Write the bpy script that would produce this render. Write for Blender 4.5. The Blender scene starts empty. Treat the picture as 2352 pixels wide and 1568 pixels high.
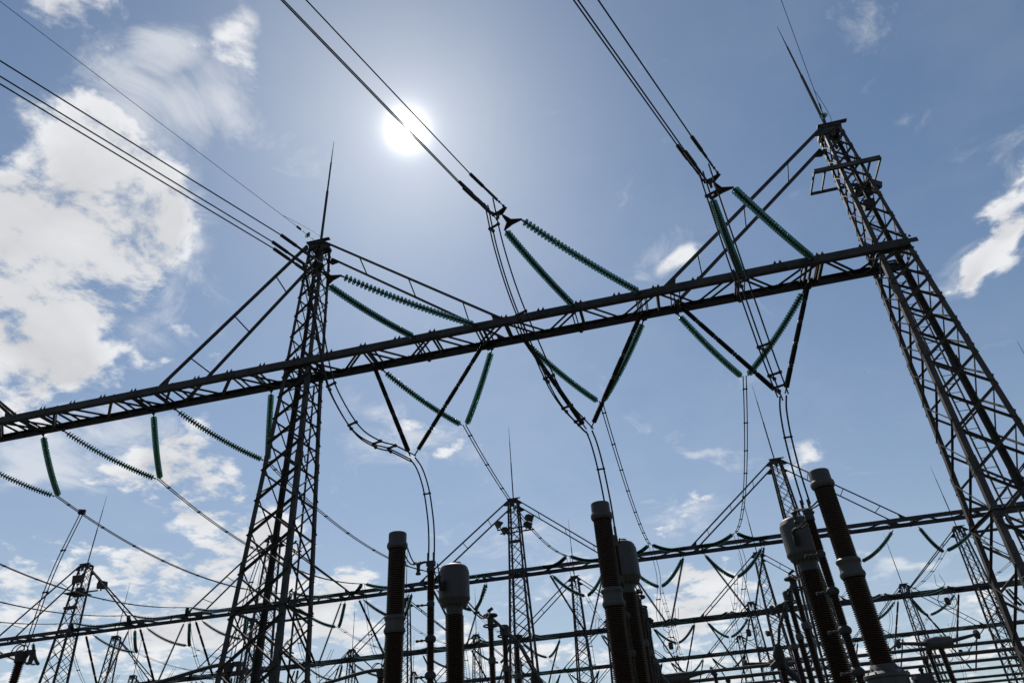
import bpy, math, random
from mathutils import Vector as V, Matrix, Quaternion
random.seed(7)
C = bpy.context.scene.collection
PI = math.pi

# ------------------------------------------------------------------ camera
# world: camera at the origin (eye 1.7 m over the yard), +Y towards the yard, +X along the portal beams

def camera_axes(zx=-170.0, zy=-2304.0, f=1568.0, az=math.radians(11.7)):
    up = V((zx, zy, f)).normalized()
    h = V((0, 0, 1)) - up * up.z
    h.normalize()
    r = h.cross(up)
    c, s = math.cos(az), math.sin(az)
    X = r * c - h * s
    Y = r * s + h * c
    return X, Y, up                      # world axes written in image axes (right, down, forward)

AX, AY, AZ = camera_axes()

def ray(u, v):                           # sky direction seen at a spot of the photograph (used for sun and clouds)
    d = V((u - 1176.0, v - 784.0, 1568.0))
    return V((AX.dot(d), AY.dot(d), AZ.dot(d))).normalized()

cam = bpy.data.cameras.new('camera')
cam.lens = 24.0
cam.sensor_width = 36.0
cam.clip_start = 0.1
cam.clip_end = 6000
co = bpy.data.objects.new('camera', cam)
C.objects.link(co)
m = Matrix(((AX.x, -AX.y, -AX.z), (AY.x, -AY.y, -AY.z), (AZ.x, -AZ.y, -AZ.z)))
co.matrix_world = m.to_4x4()
bpy.context.scene.camera = co

# ------------------------------------------------------------------ sky, sun, exposure
SC = bpy.context.scene
SC.view_settings.view_transform = 'Standard'
SC.view_settings.look = 'None'
SC.view_settings.gamma = 1.0
SC.view_settings.use_curve_mapping = False
SC.view_settings.exposure = 0.0
SUN = ray(935, 298)
SUN_EL = math.asin(SUN.z)
SUN_AZ = math.atan2(SUN.x, SUN.y)

world = bpy.data.worlds.new('World')
SC.world = world
world.use_nodes = True
wn, wl = world.node_tree.nodes, world.node_tree.links
wn.clear()

def N(t, **k):
    n = wn.new(t)
    for a, b in k.items():
        setattr(n, a, b)
    return n

def mth(op, a, b=None, c=None, clamp=False):
    n = N('ShaderNodeMath', operation=op, use_clamp=clamp)
    for i, x in enumerate((a, b, c)):
        if x is None:
            continue
        if isinstance(x, (int, float)):
            n.inputs[i].default_value = x
        else:
            wl.new(x, n.inputs[i])
    return n.outputs[0]

def mixc(fac, a, b, mode='MIX'):
    n = N('ShaderNodeMix', data_type='RGBA', blend_type=mode)
    for sock, x in ((n.inputs[0], fac), (n.inputs[6], a), (n.inputs[7], b)):
        if isinstance(x, (int, float)):
            sock.default_value = x
        elif isinstance(x, tuple):
            sock.default_value = x
        else:
            wl.new(x, sock)
    return n.outputs[2]

def smooth(x, a, b, lo=0.0, hi=1.0):
    n = N('ShaderNodeMapRange', interpolation_type='SMOOTHSTEP')
    wl.new(x, n.inputs[0])
    for i, q in enumerate((a, b, lo, hi)):
        n.inputs[i + 1].default_value = q
    return n.outputs[0]

sky = N('ShaderNodeTexSky', sky_type='NISHITA', sun_disc=False)
sky.sun_elevation = SUN_EL
sky.sun_rotation = SUN_AZ
sky.altitude = 100
sky.air_density = 1.0
sky.dust_density = 0.35
sky.ozone_density = 1.2
dirn = N('ShaderNodeTexCoord').outputs['Generated']
# sunlight scattered by the air round the sun
sd = N('ShaderNodeVectorMath', operation='DOT_PRODUCT')
wl.new(dirn, sd.inputs[0]); sd.inputs[1].default_value = SUN
ang = mth('ARCCOSINE', mth('MINIMUM', sd.outputs['Value'], 0.9999999))
sep = N('ShaderNodeSeparateXYZ')
wl.new(dirn, sep.inputs[0])
hh = mth('ADD', sep.outputs[2], 0.22)
px = mth('DIVIDE', sep.outputs[0], hh)
py = mth('DIVIDE', sep.outputs[1], hh)
cb = N('ShaderNodeCombineXYZ')
wl.new(px, cb.inputs[0]); wl.new(py, cb.inputs[1]); cb.inputs[2].default_value = 3.7
plane = cb.outputs[0]

def noise(vec, scale, detail, rough, dist=0.0, off=None):
    n = N('ShaderNodeTexNoise')
    n.inputs['Scale'].default_value = scale
    n.inputs['Detail'].default_value = detail
    n.inputs['Roughness'].default_value = rough
    n.inputs['Distortion'].default_value = dist
    if off:
        mp = N('ShaderNodeMapping')
        mp.inputs[1].default_value = off
        wl.new(vec, mp.inputs[0]); vec = mp.outputs[0]
    wl.new(vec, n.inputs['Vector'])
    return n.outputs['Fac']

# cloud patches: direction in the sky, half sizes (photo units), tilt, weight
CLOUDS = [
    (60, 560, 190, 180, 0, .72), (190, 620, 200, 170, 0, .68), (100, 760, 210, 120, 0, .70), (230, 500, 150, 140, -20, .55), (330, 400, 130, 130, 0, .44), (290, 270, 120, 100, 20, .36), (130, 330, 130, 90, -30, .40), (300, 640, 120, 110, 0, .36), (390, 770, 130, 60, 22, .44), (300, 560, 150, 120, 0, .40), (90, 850, 130, 60, 10, .46), (30, 480, 90, 90, 0, .35),
    (160, 10, 110, 90, 0, .52), (110, -30, 90, 80, 0, .40), (390, 65, 50, 36, 20, .36), (520, 70, 60, 110, 8, .18), (505, 150, 80, 100, 10, .28), (555, 190, 60, 90, 15, .24), (270, 120, 60, 60, 30, .18),
    (2270, 560, 105, 42, -40, .60), (2330, 505, 75, 42, -40, .52), (2200, 640, 55, 34, -35, .50), (2300, 620, 60, 30, -10, .30), (2348, 395, 50, 50, 0, .34),
    (430, 1060, 120, 80, 30, .56), (490, 1150, 150, 90, 22, .66), (560, 1210, 110, 70, 15, .58), (290, 1090, 150, 60, 5, .42), (380, 1000, 90, 50, 20, .34), (230, 950, 120, 50, -5, .36), (170, 1145, 60, 30, 0, .38), (30, 1060, 70, 40, 0, .30), (20, 950, 70, 70, 0, .50), (540, 1115, 50, 40, 0, .3),
    (880, 985, 70, 50, 25, .50), (1015, 1020, 60, 35, 10, .40), (840, 1055, 70, 30, 0, .28), (930, 1010, 60, 40, 0, .3),
    (1545, 612, 46, 32, -30, .40), (1545, 1190, 75, 40, -20, .48), (1500, 1205, 50, 28, 0, .3), (1640, 1025, 240, 16, 13, .12), (1850, 1050, 50, 35, -30, .26), (1960, 1270, 50, 18, 0, .2), (2090, 1300, 80, 18, -20, .30), (1180, 1240, 90, 30, 0, .14), (1090, 1190, 60, 30, 0, .14),
    (1580, 1360, 130, 60, -20, .58), (1650, 1400, 160, 60, 0, .55), (1380, 1345, 80, 45, 0, .48), (1720, 1340, 90, 50, -20, .44), (1470, 1420, 120, 50, 0, .36),
    (70, 1320, 140, 70, 0, .58), (180, 1350, 130, 70, 0, .55), (330, 1330, 130, 60, -5, .60), (440, 1340, 170, 80, 0, .66), (560, 1330, 140, 70, 0, .60), (350, 1270, 60, 30, 0, .32), (520, 1270, 60, 30, 0, .34), (640, 1280, 110, 50, 0, .42), (780, 1360, 130, 70, 0, .58), (90, 1440, 160, 45, 0, .52), (340, 1430, 200, 50, 0, .55), (560, 1430, 150, 50, 0, .50), (700, 1450, 160, 60, 0, .48), (120, 1530, 200, 40, 0, .5), (420, 1520, 200, 45, 0, .5),
    (880, 1470, 150, 50, 0, .50), (1120, 1530, 180, 50, 0, .50), (1000, 1440, 90, 40, 0, .34), (1400, 1530, 200, 45, 0, .46), (1650, 1510, 200, 40, 0, .44), (2310, 1400, 70, 60, 0, .36), (1950, 1530, 260, 40, 0, .38), (2300, 1540, 200, 45, 0, .40), (1240, 1340, 60, 30, 0, .3), (1150, 1400, 70, 50, 0, .3),
]
wob = N('ShaderNodeTexNoise')
wob.inputs['Scale'].default_value = 5.0
wob.inputs['Detail'].default_value = 3
wl.new(plane, wob.inputs['Vector'])
wsub = N('ShaderNodeVectorMath', operation='SUBTRACT'); wl.new(wob.outputs['Color'], wsub.inputs[0]); wsub.inputs[1].default_value = (.5, .5, .5)
wsc = N('ShaderNodeVectorMath', operation='SCALE'); wl.new(wsub.outputs[0], wsc.inputs[0]); wsc.inputs['Scale'].default_value = 0.13
wad = N('ShaderNodeVectorMath', operation='ADD'); wl.new(dirn, wad.inputs[0]); wl.new(wsc.outputs[0], wad.inputs[1])
wdir = wad.outputs[0]
def patches(lst, grow):
    tot = None
    for (u, v, a, b, tilt, w) in lst:
        c = ray(u, v)
        t = math.radians(tilt)
        e1 = ray(u + 10 * math.cos(t), v + 10 * math.sin(t)) - c
        e1 = (e1 - c * e1.dot(c)).normalized()
        e2 = c.cross(e1).normalized()
        rng = 1568.0 * math.sqrt(1 + ((u - 1176) ** 2 + (v - 784) ** 2) / 1568.0 ** 2)
        mp = N('ShaderNodeMapping', vector_type='TEXTURE')
        mp.inputs[1].default_value = c
        mp.inputs[2].default_value = Matrix((e1, e2, c)).transposed().to_euler()
        mp.inputs[3].default_value = (a * grow / rng, b * grow / rng, 0.9)
        wl.new(wdir, mp.inputs[0])
        g = N('ShaderNodeTexGradient', gradient_type='SPHERICAL')
        wl.new(mp.outputs[0], g.inputs[0])
        tot = mth('MULTIPLY_ADD', g.outputs['Fac'], w, tot if tot else 0.0)
    return tot
tot = mth('MINIMUM', patches(CLOUDS, 1.40), 0.63)
WISPS = [(520, 90, 100, 180, 15, .50), (560, 220, 90, 100, 30, .34), (330, 130, 120, 100, 30, .4), (390, 65, 70, 60, 0, .7), (330, 280, 140, 120, 0, .7), (120, 380, 120, 110, 0, .6), (420, 560, 90, 160, 0, .55), (380, 780, 120, 80, 0, .6),
         (640, 330, 160, 120, 20, .4), (1490, 590, 110, 70, -20, .45), (1550, 1190, 110, 60, -20, .6), (1640, 1025, 260, 22, 13, .5), (1950, 1270, 90, 25, 0, .6), (2090, 1300, 110, 26, -20, .8), (2180, 640, 110, 60, -30, .6), (2340, 400, 70, 70, 0, .6),
         (2000, 30, 90, 80, 0, .3), (2100, 290, 120, 90, 20, .25), (900, 1000, 180, 80, 10, .6), (230, 1000, 250, 120, 0, .6), (30, 1060, 120, 80, 0, .6), (1180, 1230, 160, 50, 0, .4), (1330, 1330, 200, 60, 0, .5), (1800, 1400, 300, 70, 0, .4), (2250, 1400, 150, 80, 0, .5)]
wtot = mth('MINIMUM', patches(WISPS, 1.3), 0.9)
fb = noise(plane, 8.5, 14, .60, .25)
fb2 = noise(plane, 1.7, 6, .55, .2, (4.1, 2.3, 0))
fb3 = noise(plane, 26.0, 8, .62, .4, (1.1, 7.3, 0))
fb4 = noise(plane, 3.6, 5, .5, .2, (9.1, 1.3, 0))
rag = mth('MULTIPLY_ADD', fb, 2.6, mth('MULTIPLY_ADD', fb3, 0.8, mth('MULTIPLY_ADD', fb4, 1.1, -2.25)))      # about zero on average
dens = mth('ADD', mth('MULTIPLY', tot, 1.55), mth('MULTIPLY_ADD', rag, 1.75, -0.60))
wst = noise(plane, 7.5, 13, .68, .8, (2.2, 5.1, 0))
wmask = mth('MULTIPLY', smooth(mth('MULTIPLY_ADD', wtot, 0.62, wst), .58, 1.02), 0.62)
cmask = mth('MULTIPLY', smooth(dens, -0.26, 0.56), smooth(tot, 0.02, 0.26))
veil = mth('MULTIPLY', smooth(mth('ADD', fb2, mth('MULTIPLY', fb, .35)), .55, .95), 0.08)
def halo(sig, amp, p=1.0):
    return mth('MULTIPLY', mth('EXPONENT', mth('MULTIPLY', mth('POWER', mth('DIVIDE', ang, sig), p), -1.0)), amp)
aur = mth('ADD', mth('ADD', halo(.0094, 10.0, 1.0), halo(.055, .26)), halo(.22, .05))
skyc = mixc(1.0, sky.outputs[0], (.90, 1.0, 1.02, 1), 'MULTIPLY')
SKY_K = 0.089
sk = N('ShaderNodeVectorMath', operation='SCALE'); wl.new(skyc, sk.inputs[0]); sk.inputs['Scale'].default_value = SKY_K
# clouds: whiter where thin and towards the sun, greyer in their thick bellies
cshade = smooth(mth('ADD', mth('MULTIPLY', tot, .9), mth('MULTIPLY_ADD', fb4, 1.0, mth('MULTIPLY', fb, -.35))), .60, 1.40, 1.0, .62)
ccol = mixc(1.0, (.86, .87, .89, 1), cshade, 'MULTIPLY')
haze_f = mth('MULTIPLY', mth('MULTIPLY', mth('POWER', mth('SUBTRACT', 1.0, mth('MAXIMUM', sep.outputs[2], 0.0)), 3.3), 0.95), smooth(sd.outputs['Value'], .45, .92, .55, 1.0))
skyh = mixc(haze_f, sk.outputs[0], (.52, .535, .575, 1))
base = mixc(mth('MAXIMUM', mth('MAXIMUM', mth('MULTIPLY', cmask, .95), wmask), veil), skyh, ccol)
au = N('ShaderNodeVectorMath', operation='SCALE'); au.inputs[0].default_value = (1.0, .96, .90); wl.new(aur, au.inputs['Scale'])
fin = N('ShaderNodeVectorMath', operation='ADD'); wl.new(base, fin.inputs[0]); wl.new(au.outputs[0], fin.inputs[1])
bg = N('ShaderNodeBackground')
wl.new(fin.outputs[0], bg.inputs[0]); bg.inputs[1].default_value = 1.0
out = N('ShaderNodeOutputWorld')
wl.new(bg.outputs[0], out.inputs[0])

sl = bpy.data.lights.new('sun', 'SUN')
sl.energy = 4.5
sl.angle = math.radians(0.5)
sl.color = (1.0, .95, .87)
so = bpy.data.objects.new('sun', sl)
so.rotation_euler = SUN.to_track_quat('Z', 'Y').to_euler()
so.location = SUN * 200
C.objects.link(so)

# ------------------------------------------------------------------ materials
def mat(name, c1, c2=None, rough=.5, metal=0.0, scale=6.0, spec=.4, bump=0.0, stretch=None, lo=.35, hi=.7):
    m = bpy.data.materials.new(name)
    m.use_nodes = True
    n, l = m.node_tree.nodes, m.node_tree.links
    b = n['Principled BSDF']
    b.inputs['Roughness'].default_value = rough
    b.inputs['Metallic'].default_value = metal
    b.inputs['Specular IOR Level'].default_value = spec
    b.inputs['Base Color'].default_value = (*c1, 1)
    if c2:
        tc = n.new('ShaderNodeTexCoord')
        nz = n.new('ShaderNodeTexNoise')
        nz.inputs['Scale'].default_value = scale
        nz.inputs['Detail'].default_value = 7
        nz.inputs['Roughness'].default_value = .65
        if stretch:
            mp = n.new('ShaderNodeMapping'); mp.inputs[3].default_value = stretch
            l.new(tc.outputs['Object'], mp.inputs[0]); l.new(mp.outputs[0], nz.inputs['Vector'])
        else:
            l.new(tc.outputs['Object'], nz.inputs['Vector'])
        rp = n.new('ShaderNodeMapRange')
        rp.inputs[1].default_value = lo; rp.inputs[2].default_value = hi
        l.new(nz.outputs['Fac'], rp.inputs[0])
        mx = n.new('ShaderNodeMix'); mx.data_type = 'RGBA'
        mx.inputs[6].default_value = (*c1, 1); mx.inputs[7].default_value = (*c2, 1)
        l.new(rp.outputs[0], mx.inputs[0]); l.new(mx.outputs[2], b.inputs['Base Color'])
        rr = n.new('ShaderNodeMapRange')
        rr.inputs[3].default_value = rough - .1; rr.inputs[4].default_value = min(1, rough + .15)
        l.new(nz.outputs['Fac'], rr.inputs[0]); l.new(rr.outputs[0], b.inputs['Roughness'])
        if bump:
            bp = n.new('ShaderNodeBump'); bp.inputs['Strength'].default_value = bump; bp.inputs['Distance'].default_value = .02
            l.new(nz.outputs['Fac'], bp.inputs['Height']); l.new(bp.outputs[0], b.inputs['Normal'])
    return m

STEEL = mat('weathered_galvanised_steel', (.024, .0225, .0225), (.062, .054, .047), .6, .0, 1.6, .2, .05)
STEELW = mat('brown_weathered_steel', (.034, .030, .029), (.078, .064, .058), .6, .0, 1.6, .25, .05)
FARSTEEL = mat('far_galvanised_steel', (.028, .027, .031), (.052, .048, .050), .65, .0, .8, .18)
FITTING = mat('dark_forged_fittings', (.020, .018, .018), (.035, .030, .027), .55, .0, 9.0, .25)
CABLE = mat('stranded_conductor', (.022, .023, .026), (.034, .034, .036), .8, .0, 14.0, .08)
PORC = mat('brown_glazed_porcelain', (.022, .009, .006), (.036, .015, .009), .3, 0, 5.0, .3)
GREYP = mat('grey_painted_tank', (.060, .055, .050), (.036, .033, .030), .5, 0, 2.2, .3, .03, (1, 1, .18))
GREYD = mat('dull_grey_casting', (.045, .044, .044), (.026, .025, .025), .6, .0, 5.0, .2, .05)
ALU = mat('dull_aluminium_tube', (.060, .056, .054), (.038, .036, .035), .6, .0, 3.0, .2)
BROWNROD = mat('dark_polymer_shed', (.010, .008, .008), (.018, .014, .013), .55, 0, 7.0, .2)
REDROD = mat('reddish_polymer_shed', (.022, .010, .011), (.035, .016, .016), .55, 0, 7.0, .2)
LAMPG = mat('floodlight_glass', (.30, .32, .33), (.22, .24, .25), .2, 0, 4.0, .5)

def glass_mat():
    m = bpy.data.materials.new('green_toughened_glass')
    m.use_nodes = True
    b = m.node_tree.nodes['Principled BSDF']
    b.inputs['Base Color'].default_value = (.20, .72, .52, 1)
    b.inputs['Roughness'].default_value = .04
    b.inputs['IOR'].default_value = 1.5
    b.inputs['Transmission Weight'].default_value = .95
    n, l = m.node_tree.nodes, m.node_tree.links
    tc = n.new('ShaderNodeTexCoord'); nz = n.new('ShaderNodeTexNoise'); nz.inputs['Scale'].default_value = 4
    l.new(tc.outputs['Object'], nz.inputs['Vector'])
    mx = n.new('ShaderNodeMix'); mx.data_type = 'RGBA'
    mx.inputs[6].default_value = (.085, .235, .18, 1); mx.inputs[7].default_value = (.21, .40, .33, 1)
    l.new(nz.outputs['Fac'], mx.inputs[0]); l.new(mx.outputs[2], b.inputs['Base Color'])
    return m
GLASS = glass_mat()

def gravel_mat():
    m = mat('yard_gravel', (.075, .072, .062), (.045, .05, .035), .95, 0, 9.0, .15, .6)
    return m
GRAVEL = gravel_mat()

# ------------------------------------------------------------------ mesh builder
class MB:
    def __init__(s):
        s.v, s.f, s.mi, s.cur = [], [], [], 0
    def add(s, vs, fs):
        o = len(s.v)
        s.v += [tuple(q) for q in vs]
        s.f += [tuple(i + o for i in f) for f in fs]
        s.mi += [s.cur] * len(fs)
    def frame(s, p0, p1, up=None):
        d = (p1 - p0).normalized()
        u = up if up else V((0, 0, 1))
        if abs(d.dot(u)) > .98:
            u = V((0, 1, 0)) if abs(d.y) < .9 else V((1, 0, 0))
        a = d.cross(u).normalized()
        b = a.cross(d).normalized()
        return d, a, b
    def prism(s, p0, p1, prof, up=None):
        p0, p1 = V(p0), V(p1)
        d, a, b = s.frame(p0, p1, up)
        n = len(prof)
        vs = [p0 + a * x + b * y for x, y in prof] + [p1 + a * x + b * y for x, y in prof]
        fs = [(i, (i + 1) % n, n + (i + 1) % n, n + i) for i in range(n)] + [tuple(range(n - 1, -1, -1)), tuple(range(n, 2 * n))]
        s.add(vs, fs)
    def bar(s, p0, p1, w, h=None, up=None):
        h = h or w
        s.prism(p0, p1, [(-w / 2, -h / 2), (w / 2, -h / 2), (w / 2, h / 2), (-w / 2, h / 2)], up)
    def angle(s, p0, p1, w, t=None, up=None, sx=1, sy=1):     # L section
        t = t or w * .13
        pr = [(0, 0), (w, 0), (w, t), (t, t), (t, w), (0, w)]
        pr = [((x - w * .3) * sx, (y - w * .3) * sy) for x, y in pr]
        if sx * sy < 0:
            pr.reverse()
        s.prism(p0, p1, pr, up)
    def tube(s, pts, r, n=6, cap=True):
        pts = [V(p) for p in pts]
        rs = r if isinstance(r, (list, tuple)) else [r] * len(pts)
        o = []
        prev = None
        for i, p in enumerate(pts):
            d = (pts[min(i + 1, len(pts) - 1)] - pts[max(i - 1, 0)])
            d.normalize()
            if prev is None:
                u = V((0, 0, 1)) if abs(d.z) < .95 else V((1, 0, 0))
                a = d.cross(u).normalized()
            else:
                a = (prev - d * prev.dot(d)).normalized()
            prev = a
            b = d.cross(a)
            o += [p + (a * math.cos(2 * PI * k / n) + b * math.sin(2 * PI * k / n)) * rs[i] for k in range(n)]
        fs = []
        for i in range(len(pts) - 1):
            for k in range(n):
                k2 = (k + 1) % n
                fs.append((i * n + k, i * n + k2, (i + 1) * n + k2, (i + 1) * n + k))
        if cap:
            fs.append(tuple(range(n - 1, -1, -1)))
            fs.append(tuple((len(pts) - 1) * n + k for k in range(n)))
        s.add(o, fs)
    def lathe(s, prof, base, axis=(0, 0, 1), n=16, a=None):     # prof: (radius, height along axis)
        base, ax = V(base), V(axis).normalized()
        u = V((1, 0, 0)) if abs(ax.x) < .9 else V((0, 1, 0))
        a = ax.cross(u).normalized()
        b = ax.cross(a)
        o, fs = [], []
        for r, h in prof:
            o += [base + ax * h + (a * math.cos(2 * PI * k / n) + b * math.sin(2 * PI * k / n)) * r for k in range(n)]
        for i in range(len(prof) - 1):
            for k in range(n):
                k2 = (k + 1) % n
                fs.append((i * n + k, i * n + k2, (i + 1) * n + k2, (i + 1) * n + k))
        fs.append(tuple(range(n - 1, -1, -1)))
        fs.append(tuple((len(prof) - 1) * n + k for k in range(n)))
        s.add(o, fs)
    def torus(s, c, axis, R, r, n=24, k=6):
        c, ax = V(c), V(axis).normalized()
        u = V((1, 0, 0)) if abs(ax.x) < .9 else V((0, 1, 0))
        a = ax.cross(u).normalized(); b = ax.cross(a)
        o, fs = [], []
        for i in range(n):
            e = a * math.cos(2 * PI * i / n) + b * math.sin(2 * PI * i / n)
            for j in range(k):
                o.append(c + e * (R + r * math.cos(2 * PI * j / k)) + ax * (r * math.sin(2 * PI * j / k)))
        for i in range(n):
            for j in range(k):
                fs.append((i * k + j, i * k + (j + 1) % k, ((i + 1) % n) * k + (j + 1) % k, ((i + 1) % n) * k + j))
        s.add(o, fs)
    def ball(s, c, r, n=10, sz=1.0):
        prof = [(max(.001, r * math.sin(PI * i / 6)), -r * sz * math.cos(PI * i / 6)) for i in range(7)]
        s.lathe(prof, c, (0, 0, 1), n)
    def plate(s, poly, thick, nrm):
        nrm = V(nrm).normalized() * thick / 2
        n = len(poly)
        vs = [V(p) - nrm for p in poly] + [V(p) + nrm for p in poly]
        s.add(vs, [tuple(range(n - 1, -1, -1)), tuple(range(n, 2 * n))] + [(i, (i + 1) % n, n + (i + 1) % n, n + i) for i in range(n)])
    def mesh(s, name, mats, org=(0, 0, 0), smooth=False):
        me = bpy.data.meshes.new(name)
        ox, oy, oz = org
        me.from_pydata([(x - ox, y - oy, z - oz) for x, y, z in s.v], [], s.f)
        for mt in (mats if isinstance(mats, (list, tuple)) else [mats]):
            me.materials.append(mt)
        if any(s.mi):
            me.polygons.foreach_set('material_index', s.mi)
        if smooth:
            me.shade_smooth()
            me.set_sharp_from_angle(angle=math.radians(38))
        me.update()
        return me
    def build(s, name, mats, parent=None, smooth=False, loc=None):
        org = wpos(parent) if parent else (loc or V((0, 0, 0)))
        o = bpy.data.objects.new(name, s.mesh(name, mats, org, smooth))
        C.objects.link(o)
        if parent:
            o.parent = parent
        else:
            o.location = org
        return o

def wpos(o):
    p = V(o.location)
    while o.parent:
        o = o.parent
        p += o.location
    return p

def tag(o, label, cat, group=None):
    o['label'] = label
    o['category'] = cat
    if group:
        o['group'] = group
    return o

def thing(name, loc, label, cat, group=None):
    e = bpy.data.objects.new(name, None)
    e.empty_display_size = .3
    e.location = loc
    C.objects.link(e)
    return tag(e, label, cat, group)

def copy_tree(o, loc, label=None):
    c = o.copy(); C.objects.link(c); c.location = loc
    if label:
        c['label'] = label
    def rec(src, dst):
        for ch in list(src.children):
            k = ch.copy(); C.objects.link(k); k.parent = dst
            rec(ch, k)
    rec(o, c)
    return c

GZ = -1.7                                 # ground level below the eye

# ------------------------------------------------------------------ ground
g = MB()
NG = 40
S = 3000.0
g.add([(-S, -S, GZ), (S, -S, GZ), (S, S, GZ), (-S, S, GZ)], [(0, 1, 2, 3)])
go = g.build('ground', GRAVEL)
go['kind'] = 'structure'

# ------------------------------------------------------------------ lattice towers
def half(z, top, beam):                   # half width of the square tower at height z
    if z >= beam:
        return .68 + (.44 - .68) * (z - beam) / (top - beam)
    return .68 + (1.52 - .68) * (beam - z) / (beam - GZ)

def tower(name, X, Y, top, beam, rod, label, group, steel, near=True, ladder=False, legw=(.21, .155), braw=.10):
    t = thing(name, (X, Y, GZ), label, 'tower', group)
    cs = [(-1, -1), (1, -1), (1, 1), (-1, 1)]
    P = lambda c, z: V((X + c[0] * half(z, top, beam), Y + c[1] * half(z, top, beam), z))
    def sec(mb, a, b, w, up=None, sx=1, sy=1):
        if near:
            mb.angle(a, b, w, None, up, sx, sy)
        else:
            mb.bar(a, b, w * .78, w * .78, up)
    for c in cs:                          # legs: angle sections, heel outwards
        mb = MB()
        for z0, z1, w in ((GZ, 6.0, legw[0] * 1.08), (6.0, beam, legw[0]), (beam, top, legw[1])):
            a, b = P(c, z0), P(c, z1)
            if near:
                dx, dy = V((-c[0], 0, 0)), V((0, -c[1], 0))
                th = w * .14
                vs = []
                for p in (a, b):
                    vs += [p, p + dx * w, p + dx * w + dy * th, p + dx * th + dy * th, p + dx * th + dy * w, p + dy * w]
                fs = [(i, (i + 1) % 6, 6 + (i + 1) % 6, 6 + i) for i in range(6)] + [(5, 4, 3, 2, 1, 0), (6, 7, 8, 9, 10, 11)]
                if c[0] * c[1] < 0:
                    fs = [tuple(reversed(f)) for f in fs]
                mb.add(vs, fs)
            else:
                mb.bar(a, b, w * .8, w * .8, V((0, 1, 0)))
        if near:                          # splice plates with bolts
            for zz in (2.2, 8.6, 13.4):
                p = P(c, zz)
                dx, dy = V((-c[0], 0, 0)), V((0, -c[1], 0))
                mb.plate([p - dy * .012 + dx * .01 + V((0, 0, -.35)), p - dy * .012 + dx * .23 + V((0, 0, -.35)), p - dy * .012 + dx * .23 + V((0, 0, .35)), p - dy * .012 + dx * .01 + V((0, 0, .35))], .02, (0, 1, 0))
                mb.plate([p - dx * .012 + dy * .01 + V((0, 0, -.35)), p - dx * .012 + dy * .23 + V((0, 0, -.35)), p - dx * .012 + dy * .23 + V((0, 0, .35)), p - dx * .012 + dy * .01 + V((0, 0, .35))], .02, (1, 0, 0))
                for q in range(4):
                    for r_ in (.07, .17):
                        mb.ball(p - dy * .025 + dx * r_ + V((0, 0, -.26 + .17 * q)), .018, 5)
                        mb.ball(p - dx * .025 + dy * r_ + V((0, 0, -.26 + .17 * q)), .018, 5)
        mb.build('leg', steel, t)
    # crossed bracing, one mesh a face, panels staggered between neighbouring faces
    for i in range(4):
        c0, c1 = cs[i], cs[(i + 1) % 4]
        nrm = V(((c0[0] + c1[0]) / 2, (c0[1] + c1[1]) / 2, 0))
        mb = MB()
        z = GZ + .2 + (0.55 if i % 2 else 0)
        k = 0
        while z < top - .5:
            h = half(z, top, beam) * 2 * (.74 if z < beam else 1.05)
            z1 = min(z + h, top - .15)
            w = braw * (1 if z < beam else .85) * (.66 if i % 2 else 1.0)
            off = nrm * (-.02 if i % 2 else .03)
            sec(mb, P(c0, z) + off, P(c1, z1) + off, w, nrm, 1, 1)
            sec(mb, P(c1, z) - off, P(c0, z1) - off, w * .82, nrm, -1, 1)
            if near and i % 2 == 0:       # gusset plates at the nodes
                for c in (c0, c1):
                    p = P(c, z1) - nrm * .02
                    d = (P(c1, z1) - P(c0, z1)).normalized() * (1 if c is c0 else -1)
                    mb.plate([p + V((0, 0, -.15)), p + d * .17 + V((0, 0, -.05)), p + d * .17 + V((0, 0, .05)), p + V((0, 0, .15))], .014, nrm)
            z = z1
            k += 1
        for zz in (beam - .05, beam + .42, 7.0):
            sec(mb, P(c0, zz), P(c1, zz), braw, nrm)
        mb.build('lattice_bracing', steel, t)
    # cap and lightning rod
    mb = MB()
    h = half(top, top, beam)
    for i in range(4):
        mb.bar(P(cs[i], top), P(cs[(i + 1) % 4], top), .12, .16)
    mb.bar((X - h - .15, Y - h, top + .09), (X + h + .35, Y - h, top + .09), .22, .05)
    mb.plate([(X - h, Y - h, top), (X + h * .6, Y - h, top), (X + .02, Y - h, top - .75), (X - .12, Y - h, top - .75)], .02, (0, 1, 0))
    mb.plate([(X - h, Y - h, top + .03), (X + h, Y - h, top + .03), (X + h, Y + h, top + .03), (X - h, Y + h, top + .03)], .04, (0, 0, 1))
    mb.build('cap_plate', steel, t)
    mb = MB()
    mb.tube([(X, Y, top - 1.2), (X, Y, top + (rod - top) * .5)], .075 if near else .06, 8)
    mb.tube([(X, Y, top + (rod - top) * .5), (X, Y, top + (rod - top) * .78)], .05 if near else .042, 8)
    mb.tube([(X, Y, top + (rod - top) * .78), (X, Y, rod)], [.034 if near else .03, .012], 8)
    mb.build('lightning_rod', steel, t)
    if ladder:
        mb = MB()
        z0, z1 = GZ, top - 2.6
        for s_ in (-.2, .2):
            mb.bar((X + s_ + .15, Y + .45 * half(z0, top, beam), z0), (X + s_ + .1, Y + .3 * half(z1, top, beam), z1), .05, .05)
        n = int((z1 - z0) / .38)
        for q in range(n):
            f = q / n
            xx = X + .15 - .05 * f
            yy = Y + .45 * half(z0, top, beam) * (1 - f) + .3 * half(z1, top, beam) * f
            zz = z0 + (z1 - z0) * f
            mb.tube([(xx - .2, yy, zz), (xx + .2, yy, zz)], .014, 5)
        mb.build('ladder', steel, t)
    return t

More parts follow.
